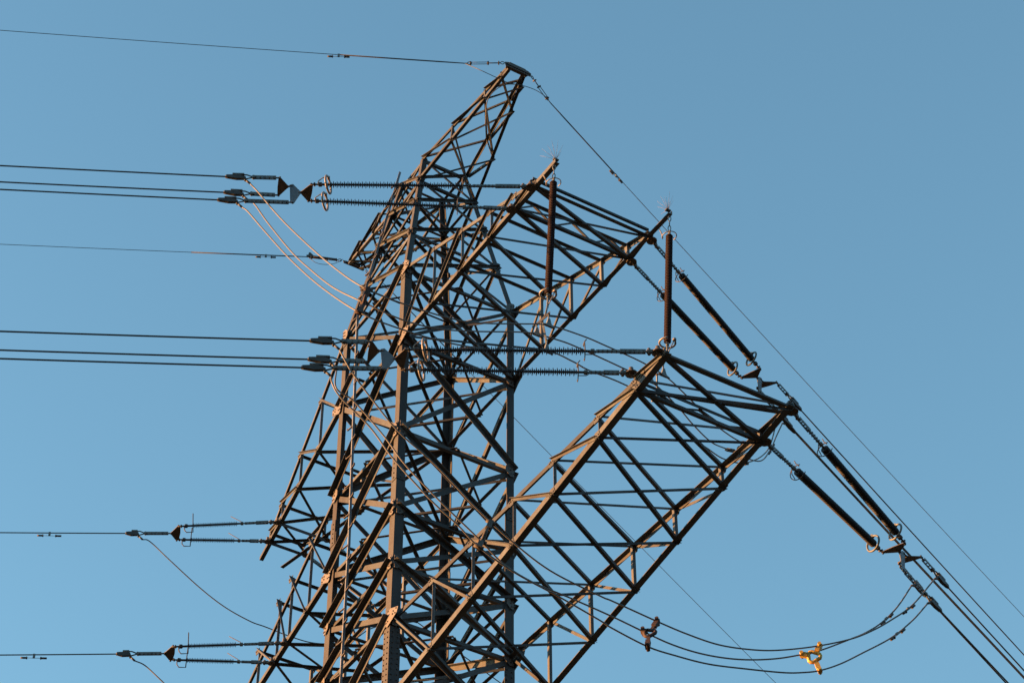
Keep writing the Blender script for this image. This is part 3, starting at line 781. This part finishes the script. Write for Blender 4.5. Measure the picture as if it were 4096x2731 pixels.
# rear right one
mb = MB(); v1, v2 = eG1, eG2; P = (v1+v2)/2+DR*.3
mb.plate([P+DR*.03, v1+DR*.03, v1-DR*.05, (v1+v2)/2-DR*.07, v2-DR*.05, v2+DR*.03], Z, .016)
tag(mb.build('yoke_plate', 'steel_dark'), 'dark triangular yoke plate half hidden behind the tower body', 'yoke plate', 'single yoke plates of the far arms')
def proj(p):
    d = V(p)-CPOS; z = d.dot(fw); return (2048+FPX*d.dot(rt)/z, 1365.5-FPX*d.dot(up)/z)
pc = proj(P+DR*1.0); pe = proj(P+DR*9+Z*.0)
jf3, _ = conductor('single wire hidden behind the tower body leaving right', P, DR, pc, pe, r=.0145, group=GS, big=False)

# ================================================================ jumper loops
def ysurf(px, py, y): return on_plane(px, py, Y, (0, y, 0))
def jumper(label, p0, pix, p1, r=.0155, mt='wirel', group='jumper loops', n=8, ymid=-8.0, flat=.55):
    N = len(pix); pts = []
    # horizontal depth profile: from the clamp's own y, out to ymid in the middle, back to the other clamp's
    tot = [0.0]
    for i in range(1, N): tot.append(tot[-1]+math.hypot(pix[i][0]-pix[i-1][0], pix[i][1]-pix[i-1][1]))
    for i, (x_, y_) in enumerate(pix):
        t = (tot[i]+40)/(tot[-1]+80)
        if t < flat*.5+.0: q = t/(flat*.5); q = q*q*(3-2*q)*.5+q*.5; yy = p0.y*(1-q)+ymid*q
        elif t > 1-flat*.5: q = (1-t)/(flat*.5); q = q*q*(3-2*q)*.5+q*.5; yy = p1.y*(1-q)+ymid*q
        else: yy = ymid
        pts.append(ysurf(x_, y_, yy))
    full = [p0]+pts+[p1]
    mb = MB(); mb.tube(spl(full, n), r, 8)
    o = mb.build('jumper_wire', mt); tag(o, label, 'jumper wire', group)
    return pts
GJU = 'jumper wires looping under the upper arm'; GJL = 'jumper wires looping under the lower arm'
Ja = jumper('jumper wire under the upper arm, uppermost of its three strands', jU[0],
   [(1032, 768), (1113, 863), (1201, 951), (1323, 1059), (1450, 1147), (1630, 1221), (1822, 1278), (1946, 1293), (2080, 1295), (2195, 1301), (2329, 1343), (2426, 1384), (2569, 1449), (2667, 1509), (2737, 1573), (2823, 1659), (2880, 1713), (2967, 1768), (3032, 1770), (3075, 1690)],
   kU[0], group=GJU, ymid=-7.8)
Jb = jumper('jumper wire under the upper arm, middle one of its three strands', jU[1],
   [(1018, 817), (1074, 895), (1166, 1007), (1236, 1073), (1334, 1150), (1449, 1207), (1607, 1278), (1750, 1314), (1900, 1325), (2080, 1328), (2147, 1337), (2233, 1360), (2310, 1389), (2498, 1475), (2610, 1530), (2715, 1631), (2769, 1694), (2842, 1765), (2909, 1796), (3032, 1844), (3080, 1800), (3105, 1745)],
   kU[1], group=GJU, ymid=-7.6)
Jc = jumper('jumper wire under the upper arm, lowest of its three strands', jU[2],
   [(994, 849), (1060, 926), (1166, 1042), (1288, 1150), (1439, 1250), (1607, 1317), (1800, 1372), (2000, 1402), (2187, 1404), (2290, 1445), (2354, 1480), (2488, 1533), (2640, 1615), (2760, 1745), (2826, 1790), (2896, 1835), (2985, 1850), (3070, 1800)],
   kU[2], group=GJU, ymid=-7.8)
La = jumper('long jumper wire under the lower arm, uppermost of its three strands', jL[0],
   [(1385, 1450), (1416, 1500), (1502, 1615), (1598, 1730), (1717, 1835), (1815, 1935), (1900, 2026), (2036, 2154), (2199, 2280), (2400, 2382), (2450, 2403), (2629, 2484), (2750, 2535), (2875, 2577), (3000, 2596), (3110, 2599), (3258, 2584), (3400, 2555), (3490, 2520), (3565, 2478), (3650, 2418)],
   kL[0], group=GJL, ymid=-8.4)
Lb = jumper('long jumper wire under the lower arm, middle one of its three strands', jL[1],
   [(1345, 1552), (1416, 1605), (1536, 1744), (1622, 1859), (1756, 2000), (1910, 2149), (2012, 2252), (2129, 2326), (2290, 2394), (2450, 2465), (2573, 2524), (2680, 2573), (2790, 2609), (2900, 2630), (3003, 2637), (3110, 2632), (3207, 2616), (3283, 2599), (3400, 2555), (3460, 2530), (3526, 2489), (3590, 2425)],
   kL[1], group=GJL, ymid=-8.3)
Lc = jumper('long jumper wire under the lower arm, lowest of its three strands', jL[2],
   [(1330, 1535), (1363, 1590), (1478, 1706), (1574, 1835), (1724, 2000), (1830, 2098), (1915, 2186), (2059, 2289), (2230, 2382), (2400, 2480), (2450, 2512), (2590, 2584), (2700, 2620), (2833, 2654), (2980, 2673), (3130, 2688), (3210, 2688), (3279, 2680), (3360, 2654), (3450, 2610), (3565, 2549), (3650, 2480)],
   kL[2], group=GJL, ymid=-8.5)
mb = MB(); fpts = [jf1]+[ysurf(*p, y_) for p, y_ in (((600, 2165), 8.6), ((680, 2240), 8.4), ((800, 2350), 8.2), ((900, 2427), 8.0), ((1000, 2483), 7.8), ((1060, 2505), 7.7), ((1150, 2540), 7.5), ((1243, 2568), 7.4), ((1330, 2572), 7.4), ((1415, 2555), 7.5), ((1490, 2510), 7.6))]+[jf3]
mb.tube(spl(fpts), .0145, 8); tag(mb.build('jumper_wire', 'wire'), 'dark jumper wire sagging alone at the lower left of the tower', 'jumper wire', 'jumper wires of the far arms')
mb = MB(); fp = [jf2]+[ysurf(*p, y_) for p, y_ in (((580, 2660), 6.6), ((640, 2715), 6.4), ((720, 2790), 6.2), ((840, 2880), 6.0), ((1000, 2960), 5.8), ((1200, 3010), 5.8), ((1400, 3020), 6.0))]
mb.tube(spl(fp), .0145, 8); tag(mb.build('jumper_wire', 'wire'), 'dark jumper wire running off the bottom edge at lower left', 'jumper wire', 'jumper wires of the far arms')

# spacers holding three strands apart
def spacer(label, ps, mt='steel_dark', s_=1.0, ringy=False):
    c = sum(ps, V())/3
    t = thing('jumper_spacer', label, 'spacer', c, 'triangular spacers between jumper strands')
    mb = MB()
    q = [c+(p-c)*.38 for p in ps]
    nn = (ps[1]-ps[0]).cross(ps[2]-ps[0]).normalized()
    n_ = 18; u = (ps[0]-c).normalized(); v = nn.cross(u)
    tri_ = [min(1.35, 1/max(.5, math.cos(((2*math.pi*i/n_+math.pi/3) % (2*math.pi/3))-math.pi/3))) for i in range(n_)]
    mb.tube([c+(u*math.cos(2*math.pi*i/n_)+v*math.sin(2*math.pi*i/n_))*.085*s_*tri_[i] for i in range(n_)], .034*s_, 8, True)
    mb.build('spacer_frame', mt, t)
    for p in ps:
        mb = MB(); d = (c-p).normalized(); e = nn
        sd_ = d.cross(e).normalized()
        L = (c-p).length
        mb.box(p-d*.03, p+d*min(.17, L*.5), sd_*.085, e*.09); mb.cyl(p-e*.09, p+e*.09, .036, 8)
        mb.box(p+d*min(.14, L*.45), c-d*.09, sd_*.055, e*.04)
        mb.build('spacer_clamp', [mt], t)
def near(pts, px):
    b = min(pts, key=lambda p: (proj(p)[0]-px)**2); return b
def samp(J, px):                                                    # point on a strand at picture x
    s_ = spl(J, 14); return min(s_, key=lambda p: abs(proj(p)[0]-px))
spacer('grey spacer between the jumper strands, in front of the climbing rail', [samp(Ja, 1474), samp(Jb, 1462), samp(Jc, 1440)], 'rust')
spacer('dark spacer on the long jumper strands in front of the tower body', [samp(La, 1962), samp(Lb, 1925), samp(Lc, 1915)])
spacer('rusty brown spacer on the long jumper strands right of the lower arm', [samp(La, 2632), samp(Lb, 2570), samp(Lc, 2592)], 'rust')
spacer('bright orange lit spacer on the long jumper strands at lower right', [samp(La, 3282), samp(Lb, 3208), samp(Lc, 3280)], 'yellow', 1.1, True)
spacer('small dark spacer seen inside the lower arm near its tip', [samp(Ja, 2975), samp(Jb, 2915), samp(Jc, 2978)])

# ================================================================ upright insulators for the upper jumper
def post_insulator(label, top, bot, armtop, group='red brown upright insulators', cl=None):
    top = V(top); bot = V(bot); d = (bot-top); L = d.length
    t = thing('suspension_insulator', label, 'insulator', top, group, frame_q(d, -rt0), local=True)
    mb = MB(); sheds(mb, 0, L, 66, .078, .076, .063, 16); mb.build('shed_stack', 'shedr', t)
    mb = MB(); ch = (top-V(armtop)).length
    k = 4
    for i in range(k):
        x_ = -ch+ch*(i+.5)/k
        ax2 = (0, 1, 0) if i % 2 else (0, 0, 1)
        mb.tube([(x_+ch/k*.55*math.cos(a), (.03*math.sin(a) if i % 2 else 0), (0 if i % 2 else .03*math.sin(a))) for a in [j*math.pi/5 for j in range(10)]], .011, 6, True)
    mb.cyl((-.1, 0, 0), (.02, 0, 0), .03, 8); mb.build('chain_link', 'hard', t)
    mb = MB()
    mb.tube([V((.02+.03*math.sin(R(a)), .155*math.cos(R(a)), .155*math.sin(R(a)))) for a in range(-140, 121, 12)], .011, 6)
    mb.tube([(.0, -.08, .13), (-.05, -.06, .15), (-.1, -.03, .17), (-.14, .0, .2), (-.2, .0, .22)], .011, 6)
    mb.tube([(-.08, 0, 0), (-.06, .08, -.03), (.0, .155, 0)], .01, 6)
    mb.build('arcing_ring', 'ring', t)
    mb = MB()
    mb.tube([V((L+.03, .02+.165*math.cos(R(a)), .165*math.sin(R(a)))) for a in range(0, 300, 12)], .022, 8)
    mb.cyl((L+.03, .1, -.14), (L-.02, .1, -.14), .04, 8)
    mb.tube([(L+.03, .1, -.13), (L+.2, .05, -.06), (L+.33, 0, 0)], .012, 6)
    mb.build('corona_ring', 'ring', t)
    mb = MB(); mb.cyl((L-.01, 0, 0), (L+.1, 0, 0), .035, 8); mb.cyl((L+.1, 0, 0), (L+.36, 0, 0), .022, 8)
    mb.cyl((L+.3, -.05, 0), (L+.3, .05, 0), .02, 8); mb.build('end_fitting', 'hard', t)
    return t
topA, botA = V((-1.5, -7.92, 4.33)), V((-1.5, -7.66, 1.36))
topC, botC = V((1.42, -7.95, 4.24)), V((1.28, -7.85, 1.2))
post_insulator('red brown upright insulator hanging under the upper arm, the left one', topA, botA, (-1.5, -7.96, 4.8))
post_insulator('red brown upright insulator hanging under the upper arm, the right one', topC, botC, (1.45, -7.95, 4.82))
def clamp_set(label, base, trip):
    t = thing('jumper_clamp_set', label, 'clamp', base, 'jumper clamp sets under the upright insulators')
    a, b, c = trip
    top_ = base
    u = ((a-b)*V((1, 1, 0))).normalized() if (a-b).length > .01 else Y
    pa = V((a.x, a.y, a.z+.3)); pb = V((b.x, b.y, b.z+.27)); pcx = V(((a.x+b.x)/2, (a.y+b.y)/2, min(pa.z, pb.z)+.0))
    mb = MB()
    nn = (pa-pb).cross(Z).normalized(); e_ = (pa-pb).normalized()
    mb.plate([pa+Z*.05-e_*.06, pa+Z*.04+e_*.04, pa-Z*.03+e_*.04, pb-Z*.04+e_*.02, pb-Z*.03-e_*.04, pb+Z*.03-e_*.03], nn, .016)
    mb.cur = 1
    for p in (pa, pb, pcx): mb.cyl(p-nn*.03, p+nn*.03, .018, 8)
    mb.build('yoke_plate', ['plate', 'bolt'], t)
    mb = MB(); mb.cyl(top_+Z*.05, pa.lerp(pb, .3)+Z*.02, .022, 8); mb.build('clevis_link', 'hard', t)
    for p, q in ((a, pa), (b, pb), (c, None)):
        mb = MB()
        if q is None:
            mb.box(V((c.x, c.y, c.z+.2)), pcx-Z*.02, nn*.02, (pa-pb).normalized()*.05)
            mb.cyl(V((c.x, c.y, c.z+.3))-nn*.03, V((c.x, c.y, c.z+.3))+nn*.03, .02, 8)
            q = V((c.x, c.y, c.z+.24))
        mb.build('hanger_bar', 'hard', t) if len(mb.v) else None
        mb = MB()
        tx = X
        mb.plate([p+tx*-.085-Z*.03, p+tx*.085-Z*.03, p+tx*.05+Z*.05, p+tx*.022+Z*.17, p-tx*.022+Z*.17, p-tx*.05+Z*.05], Y, .05)
        mb.tube([p-tx*.14-Z*.035, p-tx*.07-Z*.0, p+tx*.07-Z*.0, p+tx*.14-Z*.035], .024, 8)
        mb.cyl(p+Z*.15, q, .016, 8)
        mb.build('saddle_clamp', 'hard', t)
clamp_set('pale plate with three saddle clamps hanging beneath the left red brown insulator', botA+aim(topA, botA)*.36, (samp(Ja, 2196), samp(Jb, 2147), samp(Jc, 2187)))
clamp_set('plate with three saddle clamps partly hidden behind the lower arm tip', botC+aim(topC, botC)*.36, (samp(Ja, 2655), samp(Jb, 2600), samp(Jc, 2625)))
# bird spikes
def spikes(label, p, seed):
    random.seed(seed)
    t = thing('bird_spike_fan', label, 'bird spikes', p, 'bird spike fans on the arm ends')
    mb = MB(); mb.box(p-V((.06, 0, 0)), p+V((.06, 0, 0)), (0, .07, 0), (0, 0, .03)); mb.build('spike_base', 'fit', t)
    for k in range(11):
        a = k/13*2*math.pi; tl = R(random.uniform(12, 62)); L = random.uniform(.34, .44)
        d = V((math.sin(tl)*math.cos(a), math.sin(tl)*math.sin(a), math.cos(tl)))
        mb = MB(); mb.tube([p+Z*.01, p+d*L*.5+V((0, 0, .01)), p+d*L], [.0035, .003, .0015], 5); mb.build('spike', 'spike', t)
spikes('fan of thin pale spikes on the left end of the upper arm', V((-1.44, -7.93, 5.03)), 3)
spikes('fan of thin pale spikes on the right end of the upper arm', V((1.44, -7.93, 5.03)), 8)

# ================================================================ earth wires and dampers
def earth(label, p0, d, chain, grip, far, hardware_to, big=True, curv=.0006):
    q = on_span(*grip, p0, d); q1 = on_span(*far, p0, d)
    h = (q1-q).dot(d); slope = (q1.z-q.z)/h-curv*h
    mb = MB(); W_ = wire_pts(q, d, slope, 150, curv); mb.tube(W_, .0085, 6)
    o = mb.build('earth_wire', 'wire'); tag(o, label, 'earth wire', 'earth wires at the tower peaks')
    ax = (q-p0).normalized(); sd_ = ax.cross(Z).normalized(); L = (q-p0).length
    mb = MB()
    mb.tube([p0+ax*(.07+.05*math.cos(a))+sd_.cross(ax)*.045*math.sin(a) for a in [i*math.pi/4 for i in range(8)]], .011, 6, True)
    mb.cyl(p0+ax*.12, p0+ax*L*.45, .013, 8)
    mb.cyl(p0+ax*.16-sd_*.05, p0+ax*.16+sd_*.05, .018, 6)
    for s_ in (-.03, .03): mb.cyl(p0+ax*L*.42+sd_*s_, p0+ax*L*.85+sd_*s_, .009, 6)
    mb.cyl(p0+ax*L*.42-sd_*.05, p0+ax*L*.42+sd_*.05, .022, 6); mb.cyl(p0+ax*L*.85-sd_*.05, p0+ax*L*.85+sd_*.05, .022, 6)
    mb.tube([q-ax*.12+ax*(.05*math.cos(a))+sd_.cross(ax)*.045*math.sin(a) for a in [i*math.pi/4 for i in range(8)]], .012, 6, True)
    mb.build('tension_link', 'fit', o)
    mb = MB(); gl = [V(p) for p in W_ if (p-W_[0]).length < 3.2]
    mb.tube([q-ax*.07]+gl, [.012]*2+[.016]*(len(gl)-1), 8); mb.build('helical_grip', 'fit', o)
    return q, W_
pE1 = V((-.37, -4.11, 12.38)); pE2 = V((.37, -4.11, 12.36))
q1, WE1 = earth('earth wire leaving left from the topmost peak', pE1, DL, None, (1858, 254), (0, 122), None)
q2, WE2 = earth('earth wire leaving right in a long diagonal from the topmost peak', pE2, DR, None, (2200, 410), (4096, 2465), None)
pE3 = V((-.35, 4.26, 12.49)); pE4 = V((.35, 4.26, 12.48))
q3, WE3 = earth('thin earth wire leaving left from the rear peak', pE3, DL, None, (1225, 1027), (0, 977), None)
q4, WE4 = earth('thin earth wire leaving right behind the tower from the rear peak', pE4, DR, None, (1560, 1160), (3100, 2727), None)
# bond wires
def bond(label, pts, r=.009, mt='wire'):
    mb = MB(); mb.tube(spl(pts), r, 6); tag(mb.build('bonding_wire', mt), label, 'bonding wire', 'bonding wires at the peaks')
bond('bonding wire arching under the topmost peak from left clamp to right clamp', [q1]+[ysurf(x_, y_, -4.05+.0) for x_, y_ in ((1925, 283), (1990, 313), (2035, 332), (2090, 343), (2140, 360), (2180, 386))]+[q2])
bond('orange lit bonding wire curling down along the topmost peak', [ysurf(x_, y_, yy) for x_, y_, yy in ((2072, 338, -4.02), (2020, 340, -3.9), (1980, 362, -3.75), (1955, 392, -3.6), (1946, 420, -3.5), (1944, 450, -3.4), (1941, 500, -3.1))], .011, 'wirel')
bond('thin bonding wire looping below the rear peak wire clamp', [on_span(x_, y_, pE3, DL) for x_, y_ in ((1238, 1031), (1262, 1050), (1300, 1058), (1340, 1053), (1372, 1037))], .007)
# wedge plate on rear-left earth wire clamp
mb = MB(); c = on_span(1238, 1024, pE3, DL); mb.plate([c-DL*.12, c+DL*.04, c+DL*.02+Z*.12, c-DL*.02+Z*.12], V((DL.y, -DL.x, 0)), .03)
mb.box(c+(pE3-c)*.84, c+DL*.08, V((DL.y, -DL.x, 0))*.05, Z*.05); o = mb.build('wedge_clamp', 'fit')
tag(o, 'dark wedge clamp on the thin earth wire left of the rear peak', 'clamp')
def damper(label, p, d, drop=.07, half=.27):
    t = thing('vibration_damper', label, 'damper', p, 'vibration dampers on the wires'); p = V(p); d = V(d).normalized()
    s_ = d.cross(Z).normalized(); u = s_.cross(d); u = u if u.z > 0 else -u
    mb = MB(); mb.box(p+u*.02, p-u*drop, d*.05, s_*.035); mb.build('damper_clamp', 'hard', t)
    c = p-u*drop
    mb = MB(); mb.cyl(c-d*half*.7, c+d*half*.7, .006, 6); mb.build('messenger_cable', 'fit', t)
    for s2 in (-1, 1):
        mb = MB(); mb.cyl(c+d*s2*half*.5, c+d*s2*half*.58, .034, 10); mb.cyl(c+d*s2*half*.58, c+d*s2*half, .024, 10)
        mb.build('damper_weight', 'fit', t)
def wire_at(Wp, px):
    s_ = []
    for i in range(len(Wp)-1): s_ += [Wp[i].lerp(Wp[i+1], k/20) for k in range(20)]
    return min(s_, key=lambda p: abs(proj(p)[0]-px))
damper('damper hanging on the topmost earth wire at upper left', wire_at(WE1, 1350), DL)
damper('damper on the diagonal earth wire at upper right', wire_at(WE2, 2464), DR)
damper('damper hanging on the thin earth wire left of the rear peak', wire_at(WE3, 1060), DL)
pd = on_span(199, 2130, (aF1+aF2)/2, DL); damper('damper hanging on the single wire at lower left', pd, DL, .09, .3)
pd = on_span(137, 2617, (aF3+aF4)/2, DL); damper('damper hanging on the wire at the bottom left corner', pd, DL, .09, .3)
for lab, J, xa, xb in (('pair of clip weights on the upper strand near the lower right clamps', La, 3613, 3648), ('pair of clip weights on the middle strand near the lower right clamps', Lb, 3528, 3563), ('pair of clip weights on the lowest strand near the lower right clamps', Lc, 3567, 3608), ('pair of clip weights on a strand right of the lower arm tip', Jb, 3076, 3092)):
    s_ = spl(J, 16); a = min(s_, key=lambda p: abs(proj(p)[0]-xa)+abs(proj(p)[1]-J[0].y)*0); 
    b = min(s_, key=lambda p: abs(proj(p)[0]-xb)); d = (b-a).normalized()
    damper(lab, (a+b)/2, d, .03, max(.12, (b-a).length*.62))
